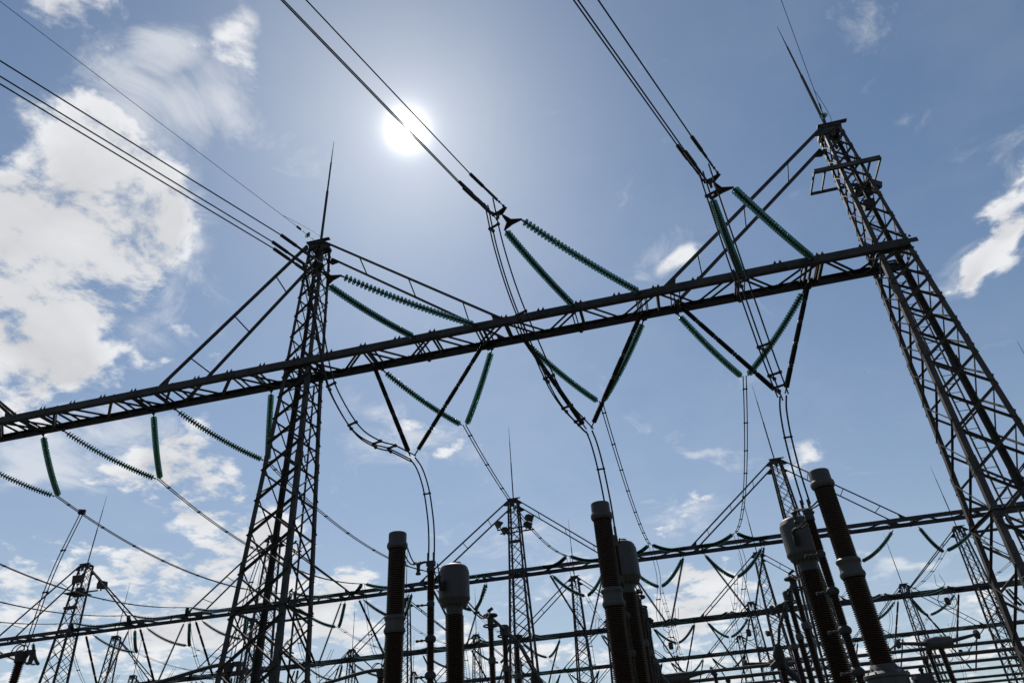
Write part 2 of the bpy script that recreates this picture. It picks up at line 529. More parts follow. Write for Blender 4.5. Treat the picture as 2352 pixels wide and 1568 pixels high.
YA, YB, YC, YD, YE = 25.9, 65.3, 96.6, 126.0, 156.0
XA = [-43.4, -16.05, 11.55]
XB = [-65.1, -41.4, -14.6, 11.3, 36.2]
XC = [-86.8, -63.1, -38.5, -13.6, 11.1, 35.8, 60.2]
XD = [-107.0, -83.5, -60.6, -36.6, -12.6, 11.4, 35.4, 60.0]
XE = [-60.0, -36.0, -13.0, 10.4, 35.0, 59.0]

g1 = 'lattice towers of the nearest portal row'
tw0 = tower('lattice_tower', XA[0], YA, 26.8, 18.4, 36.0, 'lattice tower at the far left end of the near beam', g1, STEEL)
tw1 = tower('lattice_tower', XA[1], YA, 26.8, 18.4, 35.9, 'tall dark lattice tower left of centre carrying the near beam', g1, STEEL)
tw2 = tower('lattice_tower', XA[2], YA, 26.8, 18.4, 36.1, 'tall lattice tower leaning at the right edge, with ladder and floodlight frame', g1, STEELW, ladder=True)

# step hooks on the rear leg of the left tower
mb = MB()
for k in range(8):
    z = -0.5 + k * 2.05
    h = half(z, 26.8, 18.4)
    p = V((XA[1] + h * .42, YA + h * .9, z))
    mb.tube([p, p + V((-.16, -.05, .1)), p + V((-.2, -.05, .34)), p + V((-.32, -.08, .42))], .035, 5)
    mb.bar(p + V((-.40, -.08, .36)), p + V((-.26, -.08, .50)), .07, .05)
mb.tube([(XA[1] + .5, YA + 1.2, GZ), (XA[1] + .3, YA + .6, 18.0)], .045, 6)
mb.build('cable_riser', FITTING, tw1)

def floodlight(parent, p, aim, s=1.0):
    p = V(p); aim = V(aim).normalized()
    mb = MB()
    side = aim.cross(V((0, 0, 1))).normalized(); upv = side.cross(aim)
    w, h, d = .28 * s, .21 * s, .3 * s
    fr = [p + side * a * w + upv * b * h + aim * d * .5 for a, b in ((-1, -1), (1, -1), (1, 1), (-1, 1))]
    bk = [p + side * a * w * .6 + upv * b * h * .6 - aim * d * .5 for a, b in ((-1, -1), (1, -1), (1, 1), (-1, 1))]
    mb.add(fr + bk, [(0, 1, 2, 3), (7, 6, 5, 4)] + [(i, 4 + i, 4 + (i + 1) % 4, (i + 1) % 4) for i in range(4)])
    mb.bar(p - upv * h * 1.5, p - upv * h * .3, .05 * s)
    mb.bar(p - aim * d * .5, p - aim * d * .95, .14 * s)
    o = mb.build('floodlight', GREYD, parent)
    g_ = MB()
    g_.add([q + aim * .006 for q in [p + (f - p) * .88 for f in fr]], [(0, 1, 2, 3)])
    gg = g_.build('lamp_glass', LAMPG, o)
    return o

# floodlight frame on the right tower
mb = MB()
z = 23.75
yb, yf = YA + .8, YA - .68
xl, xr = XA[2] - 1.7, XA[2] + 1.25
mb.bar((xl, yf, z), (xr, yf, z), .10, .24)
mb.bar((xl, yb, z), (xr, yb, z), .08, .14)
for x in (xl, xl + .5, xr - .45, xr):
    mb.bar((x, yf, z - .02), (x, yb, z - .02), .07, .10)
mb.build('lamp_frame', STEELW, tw2)
floodlight(tw2, (XA[2] + .95, YA + .75, z - .42), (.6, .6, -.5), 1.5)
floodlight(tw2, (XA[2] + .55, YA + .95, z - .30), (.2, .8, -.5), 1.4)
mb = MB()
mb.bar((XA[2] - .1, YA - .1, 21.6), (XA[2] + .35, YA - .1, 21.6), .35, .4)
mb.build('junction_box', FITTING, tw2)

def rows(name, XS, Y, names, group, top=25.75, rod=34.2):
    first = None
    for i, x in enumerate(XS):
        lab = names[i]
        if first is None:
            first = tower('lattice_tower', x, Y, top, 18.3, rod, lab, group, FARSTEEL, near=False, legw=(.24, .2), braw=.085)
            res = [first]
        else:
            res.append(copy_tree(first, (x, Y, GZ), lab))
    return res
tB = rows('B', XB, YB, [
    'lattice tower with lamp platform at the far left of the second row',
    'lattice tower of the second row half hidden behind the big left tower',
    'lattice tower of the second row with four floodlights near its top, at centre',
    'lattice tower of the second row behind the right grey current transformer',
    'lattice tower of the second row hidden behind the big right tower'], 'lattice towers of the second portal row')
nC = ['first', 'second', 'third', 'fourth', 'fifth', 'sixth', 'seventh', 'eighth']
tC = rows('C', XC, YC, ['lattice tower of the third portal row, %s counted from its left end' % nC[i] for i in range(len(XC))], 'lattice towers of the third portal row')
tD = rows('D', XD, YD, ['small lattice tower of the fourth portal row, %s counted from its left end' % nC[i] for i in range(len(XD))], 'lattice towers of the fourth portal row')
tE = rows('E', XE, YE, ['distant lattice tower of the last portal row, %s counted from its left end' % nC[i] for i in range(len(XE))], 'lattice towers of the last portal row')

# lamps on the second row towers
for sx, sy in ((-1, -1), (-1, 1), (1, -1), (1, 1)):
    floodlight(tB[2], (XB[2] + sx * (1.35 - .2 * sy), YB + sy * .5, 23.35 - .35 * (sy > 0) + .25 * (sx > 0)), (sx * .8, -.4, -.45), 1.6)
mb = MB()
mb.bar((XB[2] - 1.7, YB - .6, 22.75), (XB[2] + 1.8, YB - .6, 22.75), .1, .12)
mb.bar((XB[2] - 1.7, YB + .6, 22.75), (XB[2] + 1.8, YB + .6, 22.75), .1, .12)
mb.bar((XB[2] - .6, YB - .6, 21.4), (XB[2] + .6, YB - .6, 21.4), .1, .3)
mb.build('lamp_frame', FARSTEEL, tB[2])
mb = MB()
mb.plate([(XB[0] - 1.2, YB - .9, 22.6), (XB[0] + .9, YB - .9, 22.6), (XB[0] + .9, YB + .9, 22.6), (XB[0] - 1.2, YB + .9, 22.6)], .1, (0, 0, 1))
mb.bar((XB[0] - 1.5, YB, 22.7), (XB[0] + 2.4, YB, 22.7), .12, .14)
mb.bar((XB[0] - .7, YB - .6, 21.0), (XB[0] + .7, YB - .6, 21.0), .5, .25)
mb.build('lamp_frame', FARSTEEL, tB[0])
floodlight(tB[0], (XB[0] + 2.7, YB, 23.2), (.9, -.2, .25), 2.0)
floodlight(tB[0], (XB[0] + .2, YB - .8, 24.0), (.1, -.9, -.2), 2.0)
floodlight(tB[0], (XB[0] - .6, YB + .6, 23.2), (-.5, .6, -.2), 1.8)
floodlight(tD[5], (XD[5] + 1.6, YD - .3, 20.8), (.5, -.6, -.5), 2.0)

# ------------------------------------------------------------------ beams and their tie bars
def beam(x0, x1, Y, z, label, group, steel, near=True, att=()):
    xm = (x0 + x1) / 2
    t = thing('portal_beam', (xm, Y, z), label, 'beam', group)
    yn, yf = Y - .88, Y + .88
    for y, s_ in ((yn, 1), (yf, -1)):
        mb = MB()
        if near:
            mb.bar((x0, y, z + .17), (x1, y, z + .17), .04, .35)
            mb.bar((x0, y + s_ * .085, z - .015), (x1, y + s_ * .085, z - .015), .17, .03)
            mb.bar((x0, y + s_ * .085, z + .355), (x1, y + s_ * .085, z + .355), .17, .03)
        else:
            mb.bar((x0, y, z + .16), (x1, y, z + .16), .15, .34)
        n = int(abs(x1 - x0) / 1.75)
        if near:                          # pointed gusset plates and splice plates on the chord
            for k in range(n + 1):
                x = x0 + (x1 - x0) * k / n
                for q in (-.11, .11):
                    mb.plate([(x + q - .07, y, z + .375), (x + q + .07, y, z + .375), (x + q + .03, y, z + .53)], .018, (0, 1, 0))
                if k % 3 == 1:
                    mb.bar((x - .35, y - s_ * .03, z + .16), (x + .35, y - s_ * .03, z + .16), .025, .22)
                    for b_ in range(4):
                        mb.ball((x - .26 + .17 * b_, y - s_ * .05, z + .2), .016, 5)
        mb.build('chord', steel, t)
    for zz in ((z + .02, z + .33) if near else (z + .1,)):
        mb = MB()
        n = int(abs(x1 - x0) / 1.75)
        n += n % 2
        dx = (x1 - x0) / n
        w = .115 if near else .10
        for k in range(n):
            a, b = (yn, yf) if k % 2 == 0 else (yf, yn)
            xa, xb = x0 + dx * k, x0 + dx * (k + 1)
            if near:
                mb.angle((xa, a, zz), (xb, b, zz), w)
                if k % 2 == 0:
                    mb.angle((xa, yn, zz), (xa, yf, zz), w)
            else:
                mb.bar((xa, a, zz), (xb, b, zz), w)
        mb.build('lattice_bracing', steel, t)
    mb = MB()
    for x in att:                         # cross members that carry the insulators
        for q in (-.2, -.05, .2) if near else (0.0,):
            mb.bar((x + q, yn - .05, z + .2), (x + q, yf + .05, z + .2), .05 if near else .16, .09 if near else .2)
        mb.plate([(x - .14, yf + .1, z + .12), (x + .14, yf + .1, z + .12), (x + .06, yf + .1, z - .03), (x - .06, yf + .1, z - .03)], .03, (0, 1, 0))
    if att:
        mb.build('hanger_crossbar', steel, t)
    return t

FRONT = [-8.28, -.65, 6.73]
REAR = [-9.43, -2.05, 5.2]
LREAR = [-35.0, -28.1, -21.2]
atA = [x + s_ * 1.52 for x in FRONT for s_ in (-1, 1)] + [x + s_ * 2.85 for x in REAR for s_ in (-1, 1)]
atL = [x + s_ * 2.8 for x in LREAR for s_ in (-1, 1)]
beam(XA[1] + .0, XA[2] + .55, YA, 18.4, 'long dark lattice beam between the big left and right towers', 'beams of the nearest portal row', STEEL, True, atA)
beam(XA[0], XA[1] - .02, YA, 18.4, 'long dark lattice beam running from the big left tower off the left edge', 'beams of the nearest portal row', STEEL, True, atL)

def phases(x0, x1):
    w = x1 - x0
    return [x0 + w * .215, x0 + w * .495, x0 + w * .775]

BEAMB = []
def row_beams(XS, Y, rowname, group, z=18.3):
    out = []
    for i in range(len(XS) - 1):
        ph = phases(XS[i], XS[i + 1])
        att = [p + s_ * 2.6 for p in ph for s_ in (-1, 1)]
        out.append(beam(XS[i], XS[i + 1] - .02, Y, z, 'lattice beam of the %s row, %s span counted from its left end' % (rowname, nC[i]), group, FARSTEEL, False, att))
    return out
row_beams(XB, YB, 'second portal', 'beams of the second portal row')
beam(XB[-1], XB[-1] + 24, YB, 18.3, 'lattice beam of the second portal row running behind the big right tower', 'beams of the second portal row', FARSTEEL, False)
row_beams(XC, YC, 'third portal', 'beams of the third portal row')
row_beams(XD, YD, 'fourth portal', 'beams of the fourth portal row')

row_beams(XE, YE, 'last portal', 'beams of the last portal row')

def stay(x_t, x_b, Y, top, zb, label, group, steel, w=.13, nr=3):
    sg = 1 if x_b > x_t else -1
    t = thing('tie_bars', (x_t, Y, top), label, 'tie bar', group)
    h = .5
    A = [V((x_t + sg * h, Y - h, top - .15)), V((x_t + sg * h, Y + h, top - .55))]
    B = [V((x_b, Y - .86, zb)), V((x_b - sg * .2, Y + .86, zb))]
    for a, b in zip(A, B):
        mb = MB()
        mb.angle(a, b, w, w * .2)
        mb.plate([a, a + V((sg * .5, 0, -.42)), a + V((sg * .1, 0, -.5)), a + V((-sg * .1, 0, -.3))], .02, (0, 1, 0))
        mb.plate([b + V((sg * .3, 0, -.05)), b + V((-sg * .5, 0, .36)), b + V((-sg * .4, 0, -.05))], .02, (0, 1, 0))
        mb.build('bar', steel, t)
    for k in range(nr):
        f = (k + .8) / (nr + .45)
        mb = MB()
        p, q = A[0].lerp(B[0], f), A[1].lerp(B[1], f)
        mb.bar(p - (q - p) * .06, q, .05 if w > .1 else .04)
        mb.build('rung', steel, t)
    return t
gs = 'sloping tie bars of the nearest portal row'
stay(XA[1], -5.6, YA, 26.8, 18.72, 'pair of sloping tie bars from the left tower top down right to the near beam', gs, STEEL)
stay(XA[1], -23.6, YA, 26.8, 18.72, 'pair of sloping tie bars from the left tower top down left to the near beam', gs, STEEL)
stay(XA[2], 2.0, YA, 26.8, 18.72, 'long pair of tie bars from the right tower top down left to the near beam', gs, STEEL)
stay(XA[0], -32.6, YA, 26.8, 18.72, 'pair of tie bars ending on the near beam at the left edge', gs, STEEL)
def row_stays(XS, Y, rowname, group, frac=.36, skip=()):
    for i, x in enumerate(XS):
        for sg in (-1, 1):
            j = i + sg
            if j < 0 or j >= len(XS) or (i, sg) in skip:
                continue
            xb = x + (XS[j] - x) * frac
            stay(x, xb, Y, 25.75, 18.6, 'tie bars of the %s row sloping %s from the %s tower top' % (rowname, 'left' if sg < 0 else 'right', nC[i]), group, FARSTEEL, .12, 3)
row_stays(XB, YB, 'second portal', 'tie bars of the second portal row')
row_stays(XC, YC, 'third portal', 'tie bars of the third portal row')
row_stays(XD, YD, 'fourth portal', 'tie bars of the fourth portal row')
row_stays(XE, YE, 'last portal', 'tie bars of the last portal row')

# ------------------------------------------------------------------ insulator strings
def disc_meshes():
    R = .165
    prof = [(.05, .012), (.07, .032), (.105, .026), (.138, .008), (.157, -.016), (R, -.036), (.160, -.046), (.150, -.032), (.134, -.008), (.129, -.040), (.119, -.040), (.113, -.002), (.100, .004), (.095, -.030), (.085, -.030), (.079, .008), (.05, .004)]
    mb = MB()
    n = 20
    o, fs = [], []
    for r, h in prof:
        o += [(r * math.cos(2 * PI * k / n), r * math.sin(2 * PI * k / n), h) for k in range(n)]
    L = len(prof)
    for i in range(L):
        for k in range(n):
            k2 = (k + 1) % n
            j = (i + 1) % L
            fs.append((i * n + k, j * n + k, j * n + k2, i * n + k2))
    mb.add(o, fs)
    g_ = mb.mesh('glass_disc', GLASS, (0, 0, 0), True)
    mb = MB()
    mb.lathe([(.014, -.085), (.026, -.08), (.028, -.03), (.045, -.016), (.058, .0), (.062, .032), (.056, .058), (.040, .070), (.018, .076)], (0, 0, 0), (0, 0, 1), 10)
    c_ = mb.mesh('metal_cap', FITTING, (0, 0, 0), True)
    return g_, c_
DISC, CAP = disc_meshes()

def sag_pts(a, b, n, sag):
    a, b = V(a), V(b)
    return [a.lerp(b, i / n) - V((0, 0, sag * 4 * (i / n) * (1 - i / n))) for i in range(n + 1)]

def glass_string(a, b, label, group, n=34, sag=.32, lead0=.22, lead1=.18):
    a, b = V(a), V(b)
    t = thing('glass_insulator_string', a, label, 'insulator string', group)
    L = (b - a).length
    path = sag_pts(a, b, 40, sag)
    def at(s):
        f = max(0, min(1, s / L)) * 40
        i = min(39, int(f))
        return path[i].lerp(path[i + 1], f - i), (path[i + 1] - path[i]).normalized()
    for s0, s1 in ((0, lead0), (L - lead1, L)):
        mb = MB()
        p, q = at(s0)[0], at(s1)[0]
        mb.tube([p, q], .022, 6)
        d = (q - p).normalized()
        mb.bar(p.lerp(q, .15), p.lerp(q, .45), .09, .03)
        mb.bar(p.lerp(q, .55), p.lerp(q, .9), .03, .09)
        mb.build('end_fitting', FITTING, t)
    for i in range(n):
        s = lead0 + (L - lead0 - lead1) * (i + .5) / n
        p, d = at(s)
        o = bpy.data.objects.new('glass_disc', DISC)
        o.location = p - a
        o.rotation_mode = 'QUATERNION'
        o.rotation_quaternion = (-d).to_track_quat('Z', 'Y')
        o.parent = t
        C.objects.link(o)
        k = bpy.data.objects.new('metal_cap', CAP)
        k.parent = o
        C.objects.link(k)
    return t

def far_string(a, b, label, group, n=30, sag=.35, nseg=10):
    a, b = V(a), V(b)
    t = thing('glass_insulator_string', a, label, 'insulator string', group)
    path = sag_pts(a, b, 24, sag)
    g_, c_ = MB(), MB()
    def at(f):
        f = max(0, min(1, f)) * 24
        i = min(23, int(f))
        return path[i].lerp(path[i + 1], f - i), (path[i + 1] - path[i]).normalized()
    for i in range(n):
        p, d = at(.05 + .9 * (i + .5) / n)
        R = .175
        g_.lathe([(.05, -.03), (.10, -.02), (R * .95, .012), (R, .028), (.11, .030), (.05, .04)], p, d, nseg)
    c_.tube([at(i / 20)[0] for i in range(21)], [.03] + [.065] * 19 + [.03], 6)
    g_.build('glass_discs', GLASS, t, True)
    c_.build('metal_core', FITTING, t)
    return t

def ribs(r, R, z0, z1, pitch):
    pr = []
    n = max(2, int(round((z1 - z0) / pitch)))
    p = (z1 - z0) / n
    for i in range(n):
        z = z0 + i * p
        pr += [(r, z + p * .06), (r * 1.01, z + p * .38), (R * .97, z + p * .46), (R, z + p * .56), (R * .965, z + p * .66), (r * 1.03, z + p * .94)]
    return pr

def rod_string(a, b, label, group, m_, n=5, r=.055, R=.095, ns=10, rib=True, sub=True):
    a, b = V(a), V(b)
    t = thing('rod_insulator_string', a, label, 'insulator string', group)
    d = (b - a).normalized()
    L = (b - a).length
    s0, s1 = .25, L - .2
    seg = (s1 - s0) / n
    for i in range(n):
        mb = MB()
        if rib:
            mb.lathe(ribs(r, R, s0 + i * seg + .10, s0 + (i + 1) * seg - .10, .055), a, d, ns)
        else:
            mb.lathe([(R * .8, s0 + i * seg + .08), (R * .95, s0 + i * seg + .2), (R * .95, s0 + (i + 1) * seg - .2), (R * .8, s0 + (i + 1) * seg - .08)], a, d, 6)
        mb.build('insulator_rod', m_, t, True)
    for p, q in ((a, a + d * s0 * 1.2), (a + d * (s1 - .1), b)):
        mb = MB()
        mb.tube([p, q], .03, 6)
        mb.build('end_fitting', FITTING, t)
    for i in range(1, n):
        mb = MB()
        mb.lathe([(.04, -.14), (.075, -.12), (.06, -.05), (.10, -.03), (.10, .03), (.06, .05), (.075, .12), (.04, .14)], a + d * (s0 + i * seg), d, 10)
        mb.build('coupling', FITTING if m_ is BROWNROD else GREYD, t, True)
    return t

# --- near row, line side: pairs of glass strings to the yoke plates of the three line bundles
phase_word = ['left', 'middle', 'right']
YOKE = [V((-11.35, 19.65, 18.32)), V((-3.68, 19.6, 19.16)), V((4.34, 19.6, 18.40))]
LINE = V((-.43, -.90, .13)).normalized()
PERP = V((.90, -.43, 0)).normalized()
gfs = 'green glass strings on the line side of the near beam'
for i, (x, y) in enumerate(zip(FRONT, YOKE)):
    for s_ in (-1, 1):
        a = V((x + s_ * 1.52, YA - .95, 18.55))
        b = y + PERP * (.42 * s_)
        glass_string(a, b, 'green glass insulator string, %s of the pair pulling the %s line bundle' % ('left' if s_ < 0 else 'right', phase_word[i]), gfs, 35, .13)

# --- near row, yard side: pairs of glass strings to the busbar conductors
RY = [V((x, 31.35, 17.0)) for x in REAR]
LY = [V((x, 31.45, 17.0)) for x in LREAR]
gr_ = 'green glass strings on the yard side of the near beam'
for i, (x, y) in enumerate(zip(REAR, RY)):
    for s_ in (-1, 1):
        glass_string((x + s_ * 2.85, YA + .98, 18.42), y + V((s_ * .14, 0, 0)), 'green glass string behind the right span, %s arm of the %s V' % ('left' if s_ < 0 else 'right', phase_word[i]), gr_, 35, .18)
for i, (x, y) in enumerate(zip(LREAR, LY)):
    for s_ in (-1, 1):
        glass_string((x + s_ * 2.8, YA + .98, 18.42), y + V((s_ * .14, 0, 0)), 'green glass string under the left span, %s arm of the %s V' % ('left' if s_ < 0 else 'right', phase_word[i]), gr_, 35, .18)

# --- dark rod insulators in a V under the near beam
VB = [V((-9.88, 25.1, 12.57)), V((-2.29, 25.1, 12.46)), V((5.34, 25.1, 12.57))]
for i, (x, y) in enumerate(zip(REAR, VB)):
    for s_ in (-1, 1):
        rod_string((x + s_ * 2.85, YA - .2, 18.15), y + V((s_ * .1, 0, 0)), 'black rod insulator string, %s arm of the %s V under the near beam' % ('left' if s_ < 0 else 'right', phase_word[i]), 'black rod insulators under the near beam', BROWNROD, 5, .062, .105, 12)

# ------------------------------------------------------------------ conductors
def catenary(a, b, sag, n=24):
    return sag_pts(a, b, n, sag)

def spacer_mb(pts, r=.055):
    mb = MB()
    for p in pts:
        mb.ball(p, r * 1.25, 6)
    for i in range(len(pts) - 1):
        mb.bar(pts[i], pts[i + 1], r * 1.1, r * 1.1)
    return mb

def smooth_path(ctrl, n=8):
    P = [V(p) for p in ctrl]
    P = [P[0] * 2 - P[1]] + P + [P[-1] * 2 - P[-2]]
    out_ = []
    for i in range(1, len(P) - 2):
        for k in range(n):
            t_ = k / n
            a, b, c, d = P[i - 1], P[i], P[i + 1], P[i + 2]
            out_.append(.5 * ((2 * b) + (c - a) * t_ + (2 * a - 5 * b + 4 * c - d) * t_ ** 2 + (3 * b - a - 3 * c + d) * t_ ** 3))
    out_.append(P[-2])
    return out_

def bundle(path, offs, r, label, name='conductor_bundle', group=None, spacers=(), cat='cable', nside=6, sr=.055):
    t = thing(name, path[0], label, cat, group)
    for o in offs:
        mb = MB()
        mb.tube([p + o for p in path], r, nside)
        mb.build('wire', CABLE, t, True)
    for f in spacers:
        i = max(0, min(len(path) - 1, int(f * (len(path) - 1))))
        pts = [path[i] + o for o in offs]
        spacer_mb(pts, sr).build('spacer', FITTING, t)
    return t

SUB = [PERP * .28 + V((0, 0, .06)), PERP * -.28 + V((0, 0, .06)), PERP * -.08 + V((0, 0, -.42))]
for i, y in enumerate(YOKE):
    st = y + LINE * .9
    far = st + (V((-.43, -.90, 0)).normalized() + PERP * (-.03, .055, .03)[i]).normalized() * 150 + V((0, 0, (16, 24.5, 15)[i]))
    path = catenary(st + LINE * 1.9, far, 1.6, 40)
    t = bundle(path, SUB, .0245, 'bundle of three line wires rising overhead to the %s phase of the near beam' % phase_word[i], 'line_conductor_bundle', 'line wires above the camera')
    # dead-end clamps and yoke plates
    for o in SUB:
        mb = MB()
        p = st + o
        mb.tube([p + LINE * 1.92, p + LINE * 1.9, p + LINE * 1.2], .068, 8)
        mb.tube([p + LINE * 1.22, p + LINE * .85], .05, 8)
        mb.bar(p + LINE * .9, p + LINE * .55, .04, .15)
        mb.bar(p + LINE * .6, p + LINE * .35, .05, .13)
        mb.tube([p + LINE * .4, p + LINE * .05], .024, 6)
        mb.ball(p + LINE * .25, .055, 6)
        mb.ball(p, .06, 6)
        mb.build('dead_end_clamp', FITTING, t, True)
    mb = MB()
    nz = PERP.cross(LINE)
    mb.plate([y + PERP * -.47, y + PERP * -.40 - LINE * .04, y - LINE * .0 + PERP * 0, y + PERP * .40 - LINE * .04, y + PERP * .47, y + PERP * .12 + LINE * .24, y + PERP * .03 + LINE * .6, y - PERP * .05 + LINE * .6, y + PERP * -.12 + LINE * .24], .05, nz)
    q = y + LINE * .75
    mb.plate([q + PERP * -.34 + V((0, 0, .08)), q + PERP * -.30 + LINE * .1 + V((0, 0, .08)), q + LINE * .12, q + PERP * .30 + LINE * .1 + V((0, 0, .05)), q + PERP * .34 + V((0, 0, .05)), q - LINE * .12], .05, nz)
    mb.plate([q + LINE * .1 + PERP * -.05, q + LINE * .1 + PERP * .05, q + PERP * -.1 - V((0, 0, .26)), q + PERP * -.16 - V((0, 0, .2))], .04, PERP.cross(V((0, 0, 1))) + LINE * .3)
    mb.tube([y + LINE * .52, q], .03, 6)
    mb.build('yoke_plate', FITTING, t)
    # jumper loop: from the clamps down under the beam to the rod insulators
    v = VB[i]
    j0 = st + LINE * .55
    prof = ((.14, 1.5), (.26, 2.95), (.37, 3.25), (.52, 3.05), (.68, 2.2), (.81, 1.28)) if i == 0 else ((.08, 1.4), (.22, 2.25), (.42, 2.4), (.58, 2.35), (.73, 1.75), (.88, .85))
    jp = [j0] + [j0.lerp(v, f) - V((0, 0, d)) for f, d in prof] + [v + V((0, 0, -.12))]
    path = smooth_path(jp, 7)
    offs = [PERP * .21 + V((0, 0, .04)), PERP * -.21 + V((0, 0, .06)), PERP * -.06 + V((0, 0, -.14))]
    bundle(path, offs, .029, 'three wire jumper hanging from the %s line bundle under the near beam' % phase_word[i], 'jumper_loop', 'jumper loops under the near beam', (.10, .33, .55, .72, .86), 'cable', 6, .062)
    # dropper down to the post insulator
    pt = V((REAR[i] + .0, 26.3, 8.55))
    w = pt - v
    dp = smooth_path([v + V((0, 0, -.1)), v + V((w.x * .35, w.y * .42, -.45)), v + V((w.x * .68, w.y * .76, -1.25)), v + V((w.x * .92, w.y * .95, -2.4)), pt + V((0, 0, .8)), pt], 7)
    bundle(dp, [V((-.12, 0, 0)), V((.12, 0, 0))], .034, 'twin wire dropper from the %s black V down to its post insulator' % phase_word[i], 'dropper', 'droppers under the near beam', (.45,), 'cable', 6, .05)

# shield wires at the tower tops
for tx, lab, dz in ((XA[1], 'thin shield wire coming down to the left tower top', 0.0), (XA[2], 'thin shield wire coming down to the right tower top', 0.0)):
    top = V((tx - .15, YA - .5, 27.0))
    d = V((-.345, -.94, .075)).normalized()
    t = thing('shield_wire', top, lab, 'cable', 'shield wires at the tower tops')
    mb = MB()
    far = top + d * 150
    mb.tube(catenary(top + d * 1.25, far, 1.2, 30), .013, 5)
    mb.build('wire', CABLE, t, True)
    mb = MB()
    mb.tube([top, top + d * .35], .02, 6)
    mb.tube([top + d * .5, top + d * 1.3], .02, 6)
    mb.bar(top + d * .95, top + d * 1.25, .07, .11)
    mb.tube(smooth_path([top + d * 2.2, top + d * 1.3 + V((.15, 0, .12)), top + V((.3, .0, .25)), top + V((.22, .3, -.05))], 6), .012, 5)
    mb.build('wire_clamp', FITTING, t)
    o = bpy.data.objects.new('glass_disc', DISC)
    o.location = d * .42
    o.scale = (1.15, 1.15, 1.15)
    o.rotation_mode = 'QUATERNION'
    o.rotation_quaternion = (-d).to_track_quat('Z', 'Y')
    o.parent = t; C.objects.link(o)
    k = bpy.data.objects.new('metal_cap', CAP); k.parent = o; C.objects.link(k)

# the second row goes on past the left edge of the picture
beam(-88.9, XB[0] - .02, YB, 18.3, 'lattice beam of the second portal row running off the left edge', 'beams of the second portal row', FARSTEEL, False, (-82.5, -77.4, -75.6, -70.2))
stay(XB[0], -73.6, YB, 25.75, 18.6, 'tie bars sloping left from the lamp carrying tower at the far left', 'tie bars of the second portal row', FARSTEEL, .12, 3)
for x, w in ((-72.9, 'nearer the tower'), (-80.0, 'at the very edge')):
    yk = V((x, YB + 4.9, 16.8))
    for s_ in (-1, 1):
        far_string((x + s_ * 2.6, YB + .95, 18.2), yk + V((s_ * .12, 0, 0)), '%s arm of the glass string V left of the lamp tower, %s' % ('left' if s_ < 0 else 'right', w), 'rear glass strings of the second row', 32)

# ------------------------------------------------------------------ second and further rows: strings, V insulators, bus spans
def lab_bay(i):
    return nC[i]

def row_gear(XS, Y, rowname, front=(), rear=(), rods=(), ndisc=30, z=18.3, pos=None, ns=10):
    res = {}
    for i in range(len(XS) - 1):
        ph = phases(XS[i], XS[i + 1]) if not pos or i not in pos else pos[i]
        for j, x in enumerate(ph):
            if (i in front):
                yk = V((x, Y - 4.9, z - .28))
                for s_ in (-1, 1):
                    far_string((x + s_ * 3.1, Y - .95, z + .22), yk + V((s_ * .12, 0, 0)), 'glass string on the front of the %s row, %s span, %s phase, %s arm' % (rowname, nC[i], phase_word[j], 'left' if s_ < 0 else 'right'), 'front glass strings of the %s row' % rowname, ndisc, .35, ns)
                res[('f', i, j)] = yk
            if (i in rear):
                yk = V((x, Y + 4.9, z - 1.5))
                for s_ in (-1, 1):
                    far_string((x + s_ * 2.6, Y + .95, z - .1), yk + V((s_ * .12, 0, 0)), 'glass string behind the %s row, %s span, %s phase, %s arm' % (rowname, nC[i], phase_word[j], 'left' if s_ < 0 else 'right'), 'rear glass strings of the %s row' % rowname, ndisc, .35, ns)
                res[('r', i, j)] = yk
            if (i in rods):
                vb = V((x + .3, Y + .6, z - 5.9))
                for s_ in (-1, 1):
                    rod_string((x + s_ * 2.75, Y, z - .1), vb + V((s_ * .1, 0, 0)), 'dark rod insulator under the %s row, %s span, %s phase, %s arm' % (rowname, nC[i], phase_word[j], 'left' if s_ < 0 else 'right'), 'rod insulators of the %s row' % rowname, REDROD if Y > 60 else BROWNROD, 4, .06, .12, 8, Y < 70)
                res[('v', i, j)] = vb
    return res
posB = {1: [-35.6, -28.4, -20.6], 2: [-8.9, -1.6, 5.6], 3: [16.9, 24.2, 31.2]}
RB = row_gear(XB, YB, 'second', (0, 1, 2), (0, 1, 2, 3), (0, 1, 2), 32, 18.3, posB)
RC = row_gear(XC, YC, 'third', (0, 1, 2, 3, 4, 5), (0, 1, 2, 3, 4, 5), (0, 1, 2, 3, 4, 5), 26, 18.3, None, 8)
RD = row_gear(XD, YD, 'fourth', (1, 2, 3, 4, 5, 6), (2, 3, 4, 5), (2, 3, 4, 5, 6), 22, 18.3, None, 6)

def bus_span(a, b, sag, label, group, r=.022, sp=8, gap=.2):
    path = catenary(a, b, sag, 28)
    return bundle(path, [V((-gap, 0, 0)), V((gap, 0, 0))], r, label, 'bus_conductor', group, [(k + .5) / sp for k in range(sp)], 'cable', 5, .046)
gb = 'twin bus conductors between the near beam and the second row'
for j in range(3):
    bus_span(RY[j], RB[('f', 2, j)], 1.5, 'twin bus conductor from the %s V of the right span to the second row' % phase_word[j], gb, .029, 9, .075)
    bus_span(LY[j], RB[('f', 1, j)], 1.5, 'twin bus conductor from the %s V of the left span to the second row' % phase_word[j], gb, .029, 9, .075)
    a0 = V((-59.0 + 6.9 * j, 31.4, 17.0))
    bus_span(a0, RB[('f', 0, j)], 1.5, 'twin bus conductor entering at the left edge towards the second row, %s one' % phase_word[j], gb, .029, 9, .075)
XCm = {0: 1, 1: 2, 2: 3, 3: 4}
